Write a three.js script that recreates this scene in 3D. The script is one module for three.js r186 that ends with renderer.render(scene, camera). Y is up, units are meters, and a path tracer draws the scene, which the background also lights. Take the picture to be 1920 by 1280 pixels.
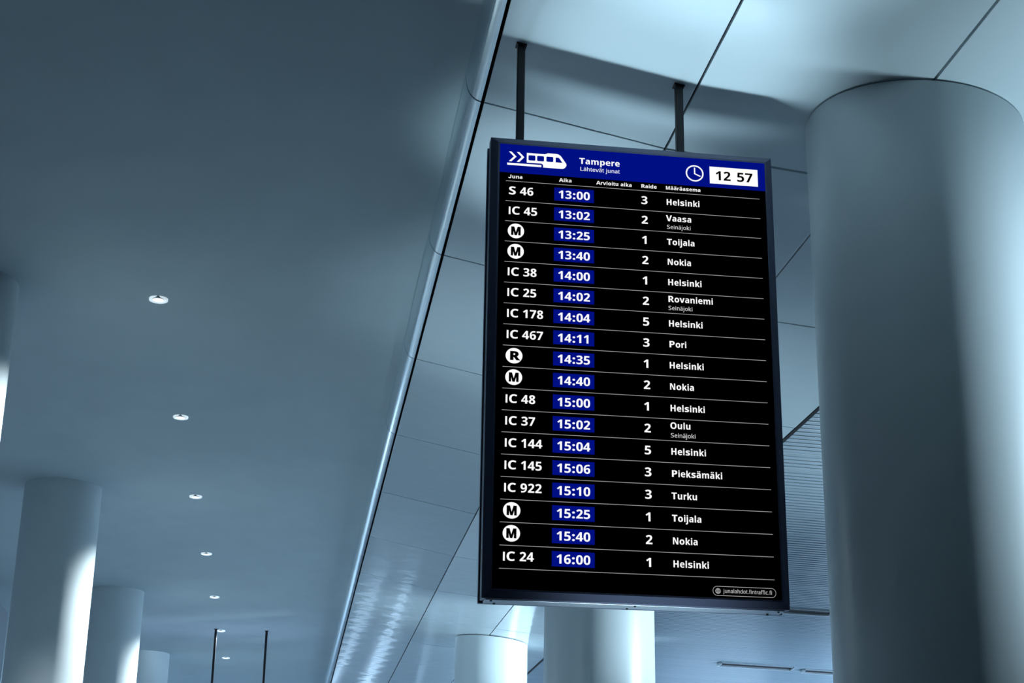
import * as THREE from 'three';
import { RoundedBoxGeometry } from 'three/addons/geometries/RoundedBoxGeometry.js';
import { mergeGeometries, mergeVertices, toCreasedNormals } from 'three/addons/utils/BufferGeometryUtils.js';
import { ImprovedNoise } from 'three/addons/math/ImprovedNoise.js';

const scene = new THREE.Scene();
const renderer = new THREE.WebGLRenderer({ antialias: true });
renderer.toneMapping = THREE.LinearToneMapping;
renderer.toneMappingExposure = 1.0;
renderer.shadowMap.enabled = true;

// ---------------------------------------------------------------- camera
const FOCAL = 3024.3;                                   // pixels in the 1920 x 1280 frame
const camera = new THREE.PerspectiveCamera(2 * Math.atan(640 / FOCAL) * 180 / Math.PI, 1.5, 0.05, 200);
camera.position.set(0, 1.6, 0);
camera.rotation.order = 'YXZ';
camera.rotation.set(0.3385, -0.134, 0.0156);
scene.add(camera);

// ---------------------------------------------------------------- sky
scene.background = new THREE.Color().setRGB(0.46, 0.70, 0.96);
scene.backgroundIntensity = 5;

// ---------------------------------------------------------------- helpers
let seed = 7;
const rnd = () => { seed = (seed * 1664525 + 1013904223) >>> 0; return seed / 4294967296; };
const lin = (r, g, b) => new THREE.Color().setRGB(r, g, b);
const taken = {};
const numbered = (n) => { const k = taken[n] = (taken[n] ?? -1) + 1; return k ? `${n}_${String(k).padStart(3, '0')}` : n; };
function group(name, label, category, extra = {}) {
  const g = new THREE.Group(); g.name = numbered(name); g.userData = { label, category, ...extra }; scene.add(g); return g;
}
function structure(name, label) { const g = new THREE.Group(); g.name = name; g.userData = { kind: 'structure', label }; scene.add(g); return g; }
function mesh(name, geo, mat, parent) {
  const m = new THREE.Mesh(geo, mat); m.name = name; m.castShadow = m.receiveShadow = true; parent.add(m); return m;
}
function box(x0, x1, y0, y1, z0, z1) {
  const g = new THREE.BoxGeometry(x1 - x0, y1 - y0, z1 - z0); g.translate((x0 + x1) / 2, (y0 + y1) / 2, (z0 + z1) / 2); return g;
}
function rbox(x0, x1, y0, y1, z0, z1, r = 0.003, s = 1) {
  const g = new RoundedBoxGeometry(x1 - x0, y1 - y0, z1 - z0, s, r); g.translate((x0 + x1) / 2, (y0 + y1) / 2, (z0 + z1) / 2); return g;
}
const noise = new ImprovedNoise();
function noiseTexture(size, octaves, base, lo, hi, sx = 1, sy = 1) {   // tiling grey noise
  const d = new Uint8Array(size * size * 4);
  const at = (u, v, f, k) => {
    const n = (a, b) => noise.noise(a * f * sx, b * f * sy, k * 7.3 + 0.5);
    const wu = u, wv = v;
    return n(u, v) * (1 - wu) * (1 - wv) + n(u - 1, v) * wu * (1 - wv) + n(u, v - 1) * (1 - wu) * wv + n(u - 1, v - 1) * wu * wv;
  };
  for (let j = 0; j < size; j++) for (let i = 0; i < size; i++) {
    let s = 0, a = 1, t = 0, f = base;
    for (let o = 0; o < octaves; o++) { s += a * at(i / size, j / size, f, o); t += a; a *= 0.5; f *= 2; }
    const v = Math.max(0, Math.min(255, Math.round(255 * (lo + (hi - lo) * (0.5 + 0.7 * s / t)))));
    d.set([v, v, v, 255], (j * size + i) * 4);
  }
  const t = new THREE.DataTexture(d, size, size); t.magFilter = THREE.LinearFilter; t.minFilter = THREE.LinearFilter;
  t.wrapS = t.wrapT = THREE.RepeatWrapping; t.needsUpdate = true; return t;
}
const waveMap = noiseTexture(256, 2, 3, 0, 1);           // slow unevenness of sheet metal
const plasterMap = noiseTexture(512, 5, 8, 0.86, 1.0);   // rolled paint, as a colour factor
const plasterBump = noiseTexture(512, 4, 40, 0, 1);
const stoneMap = noiseTexture(512, 5, 6, 0.8, 1.0);
const rep = (t, x, y) => { const c = t.clone(); c.repeat.set(x, y); c.needsUpdate = true; return c; };

// ---------------------------------------------------------------- materials
const M = {
  panel: [0, 1, 2].map((k) => {
    const w = waveMap.clone(); w.offset.set(0.37 * k, 0.21 * k); w.repeat.set(1.6, 3); w.needsUpdate = true;
    return new THREE.MeshPhysicalMaterial({ color: lin(0.70 - 0.012 * k, 0.80 - 0.012 * k, 0.84 - 0.012 * k), roughness: 0.13, ior: 1.5, bumpMap: w, bumpScale: 0.003 });
  }),
  nose: new THREE.MeshPhysicalMaterial({ color: lin(0.74, 0.84, 0.88), metalness: 0.8, roughness: 0.22 }),
  gap: new THREE.MeshStandardMaterial({ color: lin(0.02, 0.02, 0.026), roughness: 0.9 }),
  plaster: new THREE.MeshPhysicalMaterial({ color: lin(0.52, 0.62, 0.66), roughness: 0.75, map: rep(plasterMap, 4, 12), bumpMap: rep(plasterBump, 8, 24), bumpScale: 0.0006 }),
  column: new THREE.MeshPhysicalMaterial({ color: lin(0.72, 0.80, 0.83), roughness: 0.42, map: rep(plasterMap, 1, 3) }),
  cladding: new THREE.MeshPhysicalMaterial({ color: lin(0.66, 0.74, 0.78), roughness: 0.3, ior: 1.6, bumpMap: rep(waveMap, 5, 1), bumpScale: 0.001 }),
  slat: [0, 1, 2].map((k) => new THREE.MeshPhysicalMaterial({ color: lin(0.42 - 0.015 * k, 0.51 - 0.015 * k, 0.58 - 0.015 * k), roughness: 0.35, ior: 1.45 })),
  floor: new THREE.MeshPhysicalMaterial({ color: lin(0.11, 0.155, 0.20), roughness: 0.35, map: rep(stoneMap, 6, 16) }),
  wall: new THREE.MeshStandardMaterial({ color: lin(0.34, 0.37, 0.40), roughness: 0.8, map: rep(plasterMap, 3, 2) }),
  frame: new THREE.MeshPhysicalMaterial({ color: lin(0.11, 0.12, 0.19), metalness: 0.4, roughness: 0.32 }),
  rod: new THREE.MeshPhysicalMaterial({ color: lin(0.013, 0.012, 0.016), metalness: 0.2, roughness: 0.5 }),
  edge: new THREE.MeshPhysicalMaterial({ color: lin(0.55, 0.6, 0.66), metalness: 0.9, roughness: 0.38 }),
  screw: new THREE.MeshStandardMaterial({ color: lin(0.02, 0.02, 0.03), metalness: 0.5, roughness: 0.5 }),
  white: new THREE.MeshPhysicalMaterial({ color: lin(0.8, 0.85, 0.88), roughness: 0.35 }),
  glass: new THREE.MeshPhysicalMaterial({ color: 0xffffff, transmission: 1, thickness: 0, roughness: 0, ior: 1.5 }),
  mullion: new THREE.MeshPhysicalMaterial({ color: lin(0.2, 0.23, 0.26), metalness: 0.4, roughness: 0.4 }),
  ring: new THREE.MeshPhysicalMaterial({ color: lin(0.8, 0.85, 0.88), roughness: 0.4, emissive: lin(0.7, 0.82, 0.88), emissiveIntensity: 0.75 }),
  lens: new THREE.MeshStandardMaterial({ color: lin(0.9, 0.9, 0.9), emissive: lin(0.95, 1.0, 0.92), emissiveIntensity: 1.6 }),
};

// ---------------------------------------------------------------- measured layout (metres)
const X1 = 0.5677, H1 = 4.3026, X2 = 1.2288, H2 = 4.1735, X3 = 1.9226, H3 = 4.1015, X4 = 2.6068, H4 = 4.039;
const XW = 6.5, H5 = H4 - 0.03 * (XW - X4);              // slat ceiling out to the glazed side
const HL = 4.409, XB = 0.505;                            // flat ceiling and where the rounded edge rises to it
const ROW0 = 5.0926, ROW = 1.4399, Z_BACK = 5.0, Z_FAR = -30.0, X_LEFT = -7.0;
const rowZ = (i) => -(ROW0 + i * ROW);
function ceilingY(x) {
  const xs = [XB, X1, X2, X3, X4, XW], hs = [H1 + 0.012, H1, H2, H3, H4, H5];
  for (let k = 1; k < xs.length; k++) if (x <= xs[k]) return hs[k - 1] + (hs[k] - hs[k - 1]) * (x - xs[k - 1]) / (xs[k] - xs[k - 1]);
  return H5;
}

// ---------------------------------------------------------------- structure
const floor = mesh('floor', box(X_LEFT - 0.3, XW + 0.3, -0.2, 0, Z_FAR - 0.3, Z_BACK + 0.3), M.floor, scene);
floor.userData = { kind: 'structure', label: 'grey blue polished stone floor of the hall' };

const ceiling = mesh('ceiling', box(X_LEFT - 0.3, XB + 0.004, HL, HL + 0.25, Z_FAR - 0.3, Z_BACK + 0.3), M.plaster, scene);
ceiling.userData = { kind: 'structure', label: 'flat smooth plaster ceiling with a row of downlights' };

// panelled ceiling: three folded strips of metal panels and a rounded edge strip
const canopy = structure('ceiling_001', 'folded ceiling of glossy pale metal panels with dark joints');
mesh('backing', box(XB, XW + 0.3, HL + 0.04, HL + 0.25, Z_FAR - 0.3, Z_BACK + 0.3), M.gap, canopy);
const I0 = -7, I1 = 17;
const facets = [[X1, H1, X2, H2, 0.0055, 0.004], [X2, H2, X3, H3, 0.004, 0.004], [X3, H3, X4, H4, 0.004, 0.006]];
for (const [xa, ha, xb, hb, ga, gb] of facets) {
  const len = Math.hypot(xb - xa, hb - ha) - ga - gb, ang = Math.atan2(hb - ha, xb - xa);
  const geo = new RoundedBoxGeometry(len, 0.018, ROW - 0.010, 1, 0.002);
  geo.translate(ga + len / 2, 0.009, 0); geo.rotateZ(ang);
  for (let i = I0; i < I1; i++) {
    const p = mesh('ceiling_panel', geo, M.panel[Math.floor(rnd() * 3)], canopy);
    p.position.set(xa, ha + (rnd() - 0.5) * 0.001, (rowZ(i) + rowZ(i + 1)) / 2);
    p.rotation.set((rnd() - 0.5) * 0.0025, 0, (rnd() - 0.5) * 0.0012);
  }
}
{ // rounded edge panels
  const s = new THREE.Shape(), t = 0.195, x0 = X1 - 0.006, y0 = H1 + 0.006 * t;
  const px = XB, py = HL + 0.004;
  s.moveTo(x0, y0);
  s.bezierCurveTo(x0 - 0.038, y0 + 0.038 * t, px, py - 0.062, px, py);
  s.lineTo(px + 0.012, py);
  s.bezierCurveTo(px + 0.012, py - 0.055, x0 - 0.03, y0 + 0.03 * t + 0.012, x0, y0 + 0.016);
  s.closePath();
  let geo = new THREE.ExtrudeGeometry(s, { depth: ROW - 0.010, bevelEnabled: false, curveSegments: 20 });
  geo.translate(0, 0, -(ROW - 0.010) / 2);
  geo = toCreasedNormals(geo, 0.6);
  for (let i = I0; i < I1; i++) { const p = mesh('edge_panel', geo, M.nose, canopy); p.position.z = (rowZ(i) + rowZ(i + 1)) / 2; }
}
{ // dark trim between panels and slats
  const g = box(X4 - 0.004, X4 + 0.016, H4 - 0.004, H4 + 0.05, Z_FAR, Z_BACK); mesh('trim_strip', g, M.gap, canopy);
}

// slat ceiling
const slats = structure('ceiling_002', 'blue grey metal slat ceiling with fine grooves');
{
  const PITCH = 0.068, x0 = X4 + 0.02, len = XW - x0, ang = -Math.atan(0.03);
  const s = new THREE.Shape();
  s.moveTo(-0.027, 0.014); s.lineTo(-0.025, 0.002); s.lineTo(-0.022, 0); s.lineTo(0.022, 0); s.lineTo(0.025, 0.002); s.lineTo(0.027, 0.014); s.closePath();
  const geo = new THREE.ExtrudeGeometry(s, { depth: len, bevelEnabled: false });
  geo.rotateY(Math.PI / 2); geo.rotateZ(ang); geo.translate(x0, 0, 0);
  const proud = { 16: 1, 21: 1, 27: 1, 36: 1, 44: 1, 61: 1, 69: 1, 84: 1 };
  for (let i = 0; i < 295; i++) {
    const p = mesh('ceiling_slat', geo, M.slat[Math.floor(rnd() * 3)], slats);
    p.position.set(0, H4 + 0.004, -7.4 - i * PITCH);
    p.rotation.x = (rnd() - 0.5) * 0.012;
    if (proud[i]) p.rotation.x = -0.09;
  }
  const rest = [];
  for (let z = -7.4 + PITCH; z < Z_BACK; z += PITCH) { const g = geo.clone(); g.translate(0, H4 + 0.004, z); rest.push(g); }
  for (let z = -7.4 - 295 * PITCH; z > Z_FAR; z -= PITCH) { const g = geo.clone(); g.translate(0, H4 + 0.004, z); rest.push(g); }
  const r = mesh('slat_field', mergeGeometries(rest), M.slat[1], slats); r.userData.kind = 'stuff';
  const b = box(x0, XW, 0.014, 0.03, Z_FAR, Z_BACK); b.translate(-x0, 0, 0); b.rotateZ(ang); b.translate(x0, H4 + 0.004, 0);
  mesh('backing', b, M.gap, slats);
}

// side walls with windows (outside the frame), other walls
function glazedWall(name, label, turn, at, s0, s1, top, bays, head, sill, first) {   // runs along s, outwards is local +x
  const w = structure(name, label), place = (o) => { o.position.set(...at); o.rotation.y = turn; };
  place(w);
  let s = s0;
  for (const [a, b] of bays) { mesh('pier', box(0, 0.3, 0, top, s, a), M.wall, w); s = b; }
  mesh('pier', box(0, 0.3, 0, top, s, s1), M.wall, w);
  for (const [a, b] of bays) { mesh('lintel', box(0, 0.3, head, top, a, b), M.wall, w); mesh('sill', box(0, 0.3, 0, sill, a, b), M.wall, w); }
  bays.forEach(([a, b], k) => {
    const v = structure(`window_${first + k}`, 'tall glazed bay in the hall wall'); place(v);
    const n = Math.max(1, Math.round((b - a) / 1.5)), st = (b - a) / n;
    for (let i = 0; i <= n; i++) mesh('mullion', box(0.1, 0.18, sill, head, a + i * st - 0.03, a + i * st + 0.03), M.mullion, v);
    for (const y of [sill, head - 0.06]) mesh('rail', box(0.1, 0.18, y, y + 0.06, a, b), M.mullion, v);
    for (let i = 0; i < n; i++) mesh('pane', box(0.137, 0.143, sill + 0.06, head - 0.06, a + i * st + 0.03, a + (i + 1) * st - 0.03), M.glass, v);
  });
}
glazedWall('wall_right', 'glazed side wall of the hall', 0, [XW, 0, 0], Z_FAR, Z_BACK, H5 + 0.6, [[-29, -22], [-19.6, -14.0]], 3.7, 0.2, 1);
glazedWall('wall_left_001', 'glazed outer wall beyond the grey wall block', Math.PI, [X_LEFT, 0, 0], -Z_BACK, -Z_FAR, HL, [[23, 29]], 3.7, 0.2, 3);
glazedWall('wall_far', 'glazed end wall of the hall', Math.PI / 2, [0, 0, Z_FAR], X_LEFT - 0.3, XW + 0.3, HL + 0.25, [[-6.8, -2.0], [0.32, 0.44], [0.88, 1.02]], 3.9, 0.9, 4);  // the narrow bays are added for bright streaks reflected in the panels
const plain = (name, g, m, label) => { const o = mesh(name, g, m, scene); o.userData = { kind: 'structure', label }; return o; };
plain('wall_back', box(X_LEFT - 0.3, XW + 0.3, 0, HL + 0.25, Z_BACK, Z_BACK + 0.3), M.wall, 'grey wall at the near end of the hall');
plain('wall_left', box(X_LEFT, -2.88, 0, HL, -17.2, Z_BACK), M.wall, 'grey wall block reaching up to the plaster ceiling');

// ---------------------------------------------------------------- columns
function shaft(r, topAt, seg = 96) {                    // round shaft standing at the origin, its top follows the ceiling
  const pos = [], uv = [], idx = [], levels = 12;
  for (let j = 0; j <= levels; j++) for (let i = 0; i <= seg; i++) {
    const a = i / seg * Math.PI * 2, x = r * Math.cos(a), z = r * Math.sin(a);
    pos.push(x, topAt(x) * j / levels, z); uv.push(i / seg, j / levels);
  }
  for (let j = 0; j < levels; j++) for (let i = 0; i < seg; i++) {
    const a = j * (seg + 1) + i, b = a + 1, c = a + seg + 1, d = c + 1; idx.push(a, c, b, b, c, d);
  }
  const cap = (j, y) => { const k = pos.length / 3; pos.push(0, y, 0); uv.push(0.5, 0.5); for (let i = 0; i < seg; i++) { const a = j * (seg + 1) + i; j ? idx.push(k, a + 1, a) : idx.push(k, a, a + 1); } };
  const g = new THREE.BufferGeometry();
  const normals = []; for (let q = 0; q < pos.length; q += 3) { const l = Math.hypot(pos[q], pos[q + 2]) || 1; normals.push(pos[q] / l, 0, pos[q + 2] / l); }
  cap(levels, topAt(0)); normals.push(0, 1, 0); cap(0, 0); normals.push(0, -1, 0);
  g.setAttribute('position', new THREE.Float32BufferAttribute(pos, 3));
  g.setAttribute('normal', new THREE.Float32BufferAttribute(normals, 3));
  g.setAttribute('uv', new THREE.Float32BufferAttribute(uv, 2)); g.setIndex(idx); return g;
}
{ // slender row under the plaster ceiling
  const geo = shaft(0.2692, () => HL), ring = new THREE.LatheGeometry([[0.2692, 0], [0.275, 0], [0.275, 0.08], [0.2692, 0.085]].map(([x, y]) => new THREE.Vector2(x, y)), 64);
  for (let i = -2; i < 5; i++) {
    const c = group('slender_column', 'slender round white column standing in the row beside the ceiling downlights', 'column', { group: 'slender columns beside the downlights' });
    c.position.set(-1.6632, 0, -(11.6015 + i * 4.0783));
    mesh('shaft', geo, M.column, c); mesh('base_ring', ring, M.edge, c);
  }
}
{ // thick row under the panelled ceiling
  const R = 0.3573, CX = 1.9846;
  const geo = shaft(R, (x) => ceilingY(CX + x) - 0.007), neck = shaft(R - 0.012, (x) => ceilingY(CX + x) - 0.001);
  const ring = new THREE.LatheGeometry([[R, 0], [R + 0.006, 0], [R + 0.006, 0.1], [R, 0.106]].map(([x, y]) => new THREE.Vector2(x, y)), 64);
  const labels = ['thick round clad column right beside the departure board', 'thick round clad column directly behind the lower part of the departure board', 'brightly lit pale round column under the panel joint, beyond the departure board', 'thick round clad column at the far end of the panelled ceiling'];
  for (let i = 0; i < 4; i++) {
    const c = group('clad_column', labels[i], 'column', { group: 'thick columns under the panelled ceiling' });
    c.position.set(CX, 0, -(4.6708 + i * 5.6154));
    mesh('shaft', geo, M.cladding, c); mesh('shadow_gap', neck, M.gap, c); mesh('base_ring', ring, M.edge, c);
  }
}

// ---------------------------------------------------------------- downlights
{
  const V = (a) => a.map(([x, y]) => new THREE.Vector2(x, y));
  const flange = new THREE.LatheGeometry(V([[0.029, 0.002], [0.031, -0.008], [0.038, -0.011], [0.045, -0.009], [0.046, 0.0]]), 40);
  const cup = new THREE.LatheGeometry(V([[0.0275, -0.017], [0.029, -0.016], [0.029, 0.0], [0.024, 0.006]]), 40);
  const lens = new THREE.CylinderGeometry(0.0265, 0.0265, 0.003, 40);
  for (let i = 0; i < 7; i++) {
    const d = group('downlight', 'small round white downlight in the row along the plaster ceiling', 'downlight', { group: 'row of ceiling downlights' });
    d.position.set(-0.7345, HL, -(7.5953 + i * 2.0446));
    mesh('light_ring', flange, M.ring, d);
    const c = mesh('lamp_cup', cup, M.white, d); c.position.set(0, 0.004, 0.017);
    const l = mesh('lamp_lens', lens, M.lens, c); l.position.set(0, -0.0155, 0);
    const s = new THREE.SpotLight(lin(0.84, 0.96, 1.0), 42, 0, 1.08, 0.9, 2);
    s.position.set(0, -0.03, 0.012); s.target.position.set(0, -3, 0.012); s.castShadow = true; s.shadow.radius = 1.5;
    d.add(s, s.target);
  }
}

// ---------------------------------------------------------------- unseen floor uplights: the board one fits its shadow, the rest added for brightness
{
  const V = (a) => a.map(([x, y]) => new THREE.Vector2(x, y));
  const rim = new THREE.LatheGeometry(V([[0.08, 0.004], [0.085, 0.012], [0.097, 0.01], [0.1, 0.0]]), 48);
  const lens = new THREE.CylinderGeometry(0.08, 0.08, 0.004, 48);
  for (const [x, z, tx, ty, tz, I, cone, soft, size] of [[0.98, -3.8, 1.12, 4.1, -3.75, 36, 0.155, 0.6, 6], [0.98, -4.5, 1.1, 4.1, -4.45, 52, 0.15, 0.6, 7], [0.95, -5.45, 1.0, 4.1, -5.5, 34, 0.16, 0.8, 6], [3.3, -4.1, 2.8, 4.1, -4.2, 42, 0.37, 0.9, 7], [1.05, -7.3, 1.2, 4.1, -7.3, 12, 0.3, 0.95, 6], [4.0, -8.2, 3.1, 4.1, -8.2, 32, 0.6, 0.9, 8], [1.3, -13.2, 1.75, 4.1, -14.9, 30, 0.3, 0.95, 7]]) {
    const u = group('unseen_floor_uplight', 'unseen round glass uplight in the floor, put in to light the panelled ceiling', 'uplight', { group: 'unseen floor uplights lighting the panelled ceiling' });
    u.position.set(x, 0, z);
    mesh('rim', rim, M.edge, u); mesh('lamp_lens', lens, M.lens, u).position.y = 0.004;
    const s = new THREE.SpotLight(lin(0.63, 0.87, 1.0), I, 0, cone, soft, 2);
    s.position.set(0, 0.03, 0); s.target.position.set(tx - x, ty, tz - z); s.castShadow = true; s.shadow.radius = size;
    u.add(s, s.target);
  }
}

// ---------------------------------------------------------------- spotlights added on the right, out of view, to brighten the thick columns
{
  const V = (a) => a.map(([x, y]) => new THREE.Vector2(x, y));
  const can = new THREE.LatheGeometry(V([[0.0, -0.24], [0.07, -0.23], [0.08, -0.2], [0.085, 0.0], [0.08, 0.0], [0.075, -0.03]]), 40); can.rotateX(Math.PI / 2);
  const lens = new THREE.CylinderGeometry(0.076, 0.076, 0.006, 40); lens.rotateX(Math.PI / 2); lens.translate(0, 0, -0.02);
  for (const [y, z, tx, ty, tz, I, cone] of [[3.4, -3.5, 2.15, 3.0, -4.6, 84, 0.27], [3.1, -8.5, 2.1, 3.25, -10.2, 115, 0.15], [3.2, -13.0, 2.15, 3.85, -15.75, 170, 0.13]]) {
    const u = group('added_wall_spotlight', 'added unseen spotlight on the side wall that brightens a thick column', 'spotlight', { group: 'added wall spotlights brightening the thick columns' });
    u.position.set(XW - 0.32, y, z);
    mesh('wall_bracket', rbox(0.2, 0.32, -0.03, 0.03, -0.03, 0.03, 0.005), M.rod, u);
    const h = mesh('lamp_can', can, M.rod, u); h.lookAt(tx, ty, tz); mesh('lamp_lens', lens, M.lens, h);
    const d = new THREE.Vector3(tx, ty, tz).sub(u.position), n = d.clone().normalize().multiplyScalar(0.02);
    const s = new THREE.SpotLight(lin(0.66, 0.88, 1.0), I, 0, cone, 0.9, 2);
    s.position.copy(n); s.target.position.copy(d); s.castShadow = true; s.shadow.radius = 3.5;
    u.add(s, s.target);
  }
}

// ---------------------------------------------------------------- departure board
const board = group('departure_board', 'tall portrait train departure board with black screen hung from two ceiling rods', 'information board');
{
  const Z = -4.6, x0 = 0.5439, x1 = 1.4644, y0 = 2.448, y1 = 3.9237, u0 = 0.5723, u1 = 1.4388, v0 = 2.4746, v1 = 3.8998, th = 0.1019;
  mesh('housing', rbox(x0 + 0.004, x1 - 0.004, y0 + 0.004, y1 - 0.004, Z - th, Z - 0.012, 0.004, 2), M.frame, board);
  // bezel: four mitred bars that slope in towards the screen
  const bar = (a, b, c, d, name) => {                   // outer a-b, inner d-c (x, y)
    const P = (p, z) => [p[0], p[1], z], f = [], F = Z - 0.01, B = Z - 0.05, N = Z;
    const quad = (p, q, r, s) => f.push(...p, ...q, ...r, ...p, ...r, ...s);
    const m = (p, q, t) => [p[0] + (q[0] - p[0]) * t, p[1] + (q[1] - p[1]) * t];
    const a2 = m(a, d, 0.8), b2 = m(b, c, 0.8);
    quad(P(a, F), P(b, F), P(b2, N), P(a2, N)); quad(P(a2, N), P(b2, N), P(c, N), P(d, N));
    quad(P(b, F), P(a, F), P(a, B), P(b, B)); quad(P(d, N), P(c, N), P(c, B), P(d, B));
    quad(P(a, F), P(a2, N), P(a2, B), P(a, B)); quad(P(a2, N), P(d, N), P(d, B), P(a2, B));
    quad(P(b2, N), P(b, F), P(b, B), P(b2, B)); quad(P(c, N), P(b2, N), P(b2, B), P(c, B));
    const g = new THREE.BufferGeometry(); g.setAttribute('position', new THREE.Float32BufferAttribute(f, 3));
    const uv = []; for (let i = 0; i < f.length; i += 3) uv.push(f[i], f[i + 1]); g.setAttribute('uv', new THREE.Float32BufferAttribute(uv, 2));
    g.computeVertexNormals(); mesh(name, g, M.frame, board);
  };
  const O = [[x0, y0], [x1, y0], [x1, y1], [x0, y1]], N = [[u0, v0], [u1, v0], [u1, v1], [u0, v1]], e = 0.0003;
  bar(O[0], O[1], N[1], N[0], 'bezel_bar'); bar(O[1], O[2], N[2], N[1], 'bezel_bar'); bar(O[2], O[3], N[3], N[2], 'bezel_bar'); bar(O[3], O[0], N[0], N[3], 'bezel_bar');
  mesh('rear_lip', rbox(x0 - 0.001, x1 + 0.001, y0 - 0.001, y1 + 0.001, Z - th - 0.006, Z - th + 0.012, 0.002, 1), M.frame, board);
  mesh('under_tray', rbox(x0 + 0.012, x1 - 0.012, y0 - 0.003, y0 + 0.006, Z - th + 0.02, Z - 0.02, 0.002, 1), M.edge, board);
  const sg = new THREE.CylinderGeometry(0.0035, 0.0035, 0.004, 12);
  for (const [x, dz] of [[x0 + 0.03, 0.028], [x0 + 0.045, 0.075], [1.0, 0.028], [0.985, 0.07], [x1 - 0.03, 0.028], [x1 - 0.05, 0.075]]) { const s = mesh('screw', sg, M.screw, board); s.position.set(x, y0 - 0.004, Z - dz); }
  { const s = mesh('screw', sg, M.screw, board); s.rotation.z = Math.PI / 2; s.position.set(x0 + 0.002, 2.96, Z - 0.06); }
  for (const x of [0.6422, 1.1713]) {
    const zc = Z - th / 2, top = ceilingY(x);
    mesh('hanger_rod', rbox(x - 0.0125, x + 0.0125, y1 - 0.02, top, zc - 0.0125, zc + 0.0125, 0.003, 1), M.rod, board);
    const pl = mesh('ceiling_plate', new RoundedBoxGeometry(0.036, 0.007, 0.036, 1, 0.002), M.rod, board);
    pl.position.set(x, top - 0.002, zc); pl.rotation.z = Math.atan2(H2 - H1, X2 - X1);
  }
  // screen picture
  const W = 1246, H = 2048, cv = document.createElement('canvas'); cv.width = W; cv.height = H;
  const c = cv.getContext('2d');
  const BLUE = '#000f82', ADV = { ' ': 278, ':': 333, '.': 278, I: 278, C: 722, S: 667, M: 833, R: 722, H: 722, V: 667, T: 611, N: 722, P: 722, O: 778, A: 722, J: 556, L: 611, a: 556, b: 611, c: 556, d: 611, e: 556, f: 333, h: 611, i: 278, j: 278, k: 556, l: 278, m: 889, n: 611, o: 611, p: 611, r: 389, s: 556, t: 333, u: 611, v: 556, 'ä': 556 };
  function text(str, x, base, cap, width, { weight = 'bold', color = '#fff', italic = false, heavy = 0 } = {}) {
    // each letter is widened to its share of the line, the line is as wide as asked
    const size = cap / 0.716; c.font = `${italic ? 'italic ' : ''}${weight} ${size}px sans-serif`; c.fillStyle = color; c.textBaseline = 'alphabetic'; c.textAlign = 'left';
    const adv = [...str].map((ch) => ADV[ch] ?? 556), total = adv.reduce((p, q) => p + q, 0), k = width / total;
    let at = x;
    [...str].forEach((ch, i) => {
      const w = adv[i] * k, nat = c.measureText(ch).width || 1;
      if (ch === 'I') c.fillRect(at + w * 0.24, base - cap, w * 0.52, cap);
      else if (ch === 'J') { c.fillRect(at + w * 0.56, base - cap, w * 0.3, cap * 0.72); c.lineWidth = w * 0.28; c.strokeStyle = color; c.beginPath(); c.ellipse(at + w * 0.4, base - cap * 0.3, w * 0.31, cap * 0.2, 0, 0, Math.PI); c.stroke(); }
      else if (ch !== ' ') { c.save(); c.translate(at, base); c.scale(w / nat, 1); c.fillText(ch, 0, 0); if (heavy) { c.strokeStyle = color; c.lineWidth = heavy; c.strokeText(ch, 0, 0); } c.restore(); }
      at += w;
    });
  }
  const wide = (str, cap, s = 1) => [...str].reduce((p, ch) => p + (ADV[ch] ?? 556), 0) / 1000 * cap / 0.716 * s;
  c.fillStyle = '#000'; c.fillRect(0, 0, W, H);
  c.fillStyle = BLUE; c.fillRect(0, 0, W, 142);
  // train emblem
  c.fillStyle = '#fff';
  const poly = (pts) => { c.beginPath(); pts.forEach(([x, y], i) => (i ? c.lineTo(x, y) : c.moveTo(x, y))); c.closePath(); c.fill(); };
  poly([[41, 36], [54, 36], [77, 60], [54, 85], [41, 85], [64, 60]]); poly([[77, 36], [90, 36], [113, 60], [90, 86], [77, 86], [100, 60]]);
  c.fillRect(34, 93, 158, 11);
  c.beginPath(); c.moveTo(124, 37); c.lineTo(208, 37); c.lineTo(222, 31); c.lineTo(262, 31); c.quadraticCurveTo(279, 34, 286, 46); c.lineTo(307, 77); c.quadraticCurveTo(311, 86, 305, 94); c.quadraticCurveTo(298, 105, 288, 105); c.lineTo(200, 105); c.lineTo(200, 96); c.quadraticCurveTo(199, 87, 190, 86); c.lineTo(124, 86); c.closePath(); c.fill();
  c.fillStyle = BLUE; for (const x of [132, 172, 215]) { c.beginPath(); c.roundRect(x, 48, 32, 26, 5); c.fill(); }
  c.beginPath(); c.moveTo(258, 50); c.lineTo(270, 50); c.quadraticCurveTo(275, 51, 278, 57); c.lineTo(289, 74); c.lineTo(258, 74); c.closePath(); c.fill();
  text('Tampere', 367, 72, 30, 192); text('Lähtevät junat', 370, 107, 20, 188, { weight: 'normal' });
  c.strokeStyle = '#fff'; c.lineWidth = 7; c.beginPath(); c.ellipse(911, 77, 39, 38, 0, 0, 7); c.stroke();
  c.lineWidth = 6; c.beginPath(); c.moveTo(911, 48); c.lineTo(911, 79); c.lineTo(938, 91); c.stroke();
  c.fillStyle = '#fff'; c.fillRect(982, 36, 230, 86);
  text('12', 1008, 103, 46, 76, { color: '#000' }); text('57', 1110, 103, 46, 79, { color: '#000' });
  for (const [s, x, w] of [['Juna', 41, 66], ['Aika', 274, 60], ['Arvioitu aika', 447, 167], ['Raide', 655, 76], ['Määräasema', 771, 167]]) text(s, x, 170, 18, w);
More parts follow.
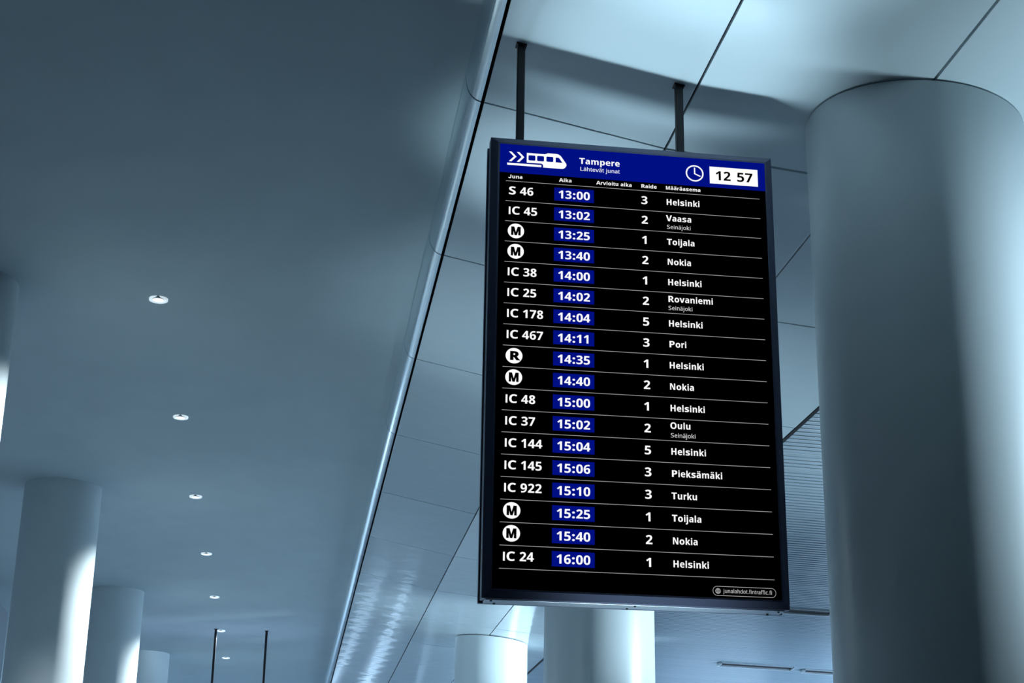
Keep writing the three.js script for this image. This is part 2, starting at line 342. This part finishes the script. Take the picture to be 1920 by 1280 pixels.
  const rows = [['S 46', '13:00', '3', 'Helsinki'], ['IC 45', '13:02', '2', 'Vaasa', 1], ['M', '13:25', '1', 'Toijala'], ['M', '13:40', '2', 'Nokia'], ['IC 38', '14:00', '1', 'Helsinki'], ['IC 25', '14:02', '2', 'Rovaniemi', 1], ['IC 178', '14:04', '5', 'Helsinki'], ['IC 467', '14:11', '3', 'Pori'], ['R', '14:35', '1', 'Helsinki'], ['M', '14:40', '2', 'Nokia'], ['IC 48', '15:00', '1', 'Helsinki'], ['IC 37', '15:02', '2', 'Oulu', 1], ['IC 144', '15:04', '5', 'Helsinki'], ['IC 145', '15:06', '3', 'Pieksämäki'], ['IC 922', '15:10', '3', 'Turku'], ['M', '15:25', '1', 'Toijala'], ['M', '15:40', '2', 'Nokia'], ['IC 24', '16:00', '1', 'Helsinki']];
  const line = (i) => 184 + 98.75 * i;
  c.fillStyle = '#b4b4b4'; for (let i = 0; i <= 18; i++) c.fillRect(29, line(i) - 1.2, 1188, 2.4);
  rows.forEach(([train, time, track, place, via], i) => {
    const y = line(i);
    if (train.length === 1) {
      c.fillStyle = '#fff'; c.beginPath(); c.ellipse(79, y + 47, 37.5, 36, 0, 0, 7); c.fill();
      text(train, train === 'M' ? 54 : 57, y + 66, 39, train === 'M' ? 50 : 46, { color: '#000', heavy: 3 });
    } else text(train, 41, y + 66, 38, wide(train, 38, 1.07));
    c.fillStyle = BLUE; c.fillRect(252, y + 16, 184, 65);
    text(time, 270, y + 68, 39, 149);
    text(track, 655, y + 67, 38, 33);
    if (via) { text(place, 771, y + 45, 30, wide(place, 30)); text('Seinäjoki', 773, y + 83, 19, 114, { weight: 'normal', color: '#ddd' }); } else text(place, 772, y + 63, 30, wide(place, 30));
  });
  c.strokeStyle = '#bbb'; c.lineWidth = 2; c.beginPath(); c.roundRect(945, 1999, 275, 39, 19); c.stroke();
  c.strokeStyle = '#aaa'; c.lineWidth = 2; c.beginPath(); c.arc(967, 2019, 11, 0, 7); c.moveTo(956, 2019); c.lineTo(978, 2019); c.moveTo(967, 2008); c.lineTo(967, 2030); c.moveTo(958, 2013); c.lineTo(976, 2013); c.moveTo(958, 2025); c.lineTo(976, 2025); c.stroke();
  c.beginPath(); c.ellipse(967, 2019, 5, 11, 0, 0, 7); c.stroke();
  text('junalahdot.fintraffic.fi', 990, 2026, 17, 214, { weight: 'normal', italic: true, color: '#c8c8c8' });
  const tex = new THREE.CanvasTexture(cv); tex.colorSpace = THREE.SRGBColorSpace; tex.anisotropy = 8;
  const sm = new THREE.MeshPhysicalMaterial({ color: 0x000000, roughness: 1, specularIntensity: 0, emissive: 0xffffff, emissiveMap: tex, emissiveIntensity: 1 });
  const g = new THREE.PlaneGeometry(u1 - u0, v1 - v0); g.translate((u0 + u1) / 2, (v0 + v1) / 2, Z - 0.0015);
  mesh('display_screen', g, sm, board);
}

// ---------------------------------------------------------------- hanging sign farther along, mostly below the frame
{
  const s = group('hanging_sign', 'two thin dark rods carrying a wide hanging sign under the plaster ceiling', 'sign');
  s.position.set(-0.513, 0, -17.735);
  for (const x of [-0.271, 0.271]) {
    mesh('hanger_rod', rbox(x - 0.0125, x + 0.0125, 3.5, HL, -0.0125, 0.0125, 0.003, 1), M.rod, s);
    mesh('ceiling_plate', rbox(x - 0.02, x + 0.02, HL - 0.006, HL + 0.001, -0.02, 0.02, 0.002, 1), M.rod, s);
  }
  mesh('sign_case', rbox(-0.95, 0.95, 3.05, 3.55, -0.1, 0.1, 0.01, 2), M.frame, s);
}

// ---------------------------------------------------------------- slot diffusers in the slat ceiling
{
  const y = (x) => H4 - 0.03 * (x - X4);
  const list = [[3.75, 4.49, -13.06], [4.335, 5.10, -16.13], [5.235, 6.0, -16.22]];
  for (const [a, b, z] of list) {
    const d = group('slot_diffuser', 'narrow dark slot diffuser set across the slat ceiling', 'air diffuser', { group: 'slot diffusers in the slat ceiling' });
    d.position.set(a, y(a), z); d.rotation.z = -Math.atan(0.03);
    mesh('slot', box(0.01, b - a - 0.01, -0.006, 0.004, 0.01, 0.13), M.gap, d);
    mesh('frame', mergeGeometries([box(0, b - a, -0.022, 0.004, -0.012, 0.01), box(0, b - a, -0.008, 0.004, 0.13, 0.14), box(0, 0.01, -0.022, 0.004, 0.01, 0.14), box(b - a - 0.01, b - a, -0.022, 0.004, 0.01, 0.14)]), M.white, d);
  }
}

renderer.render(scene, camera);
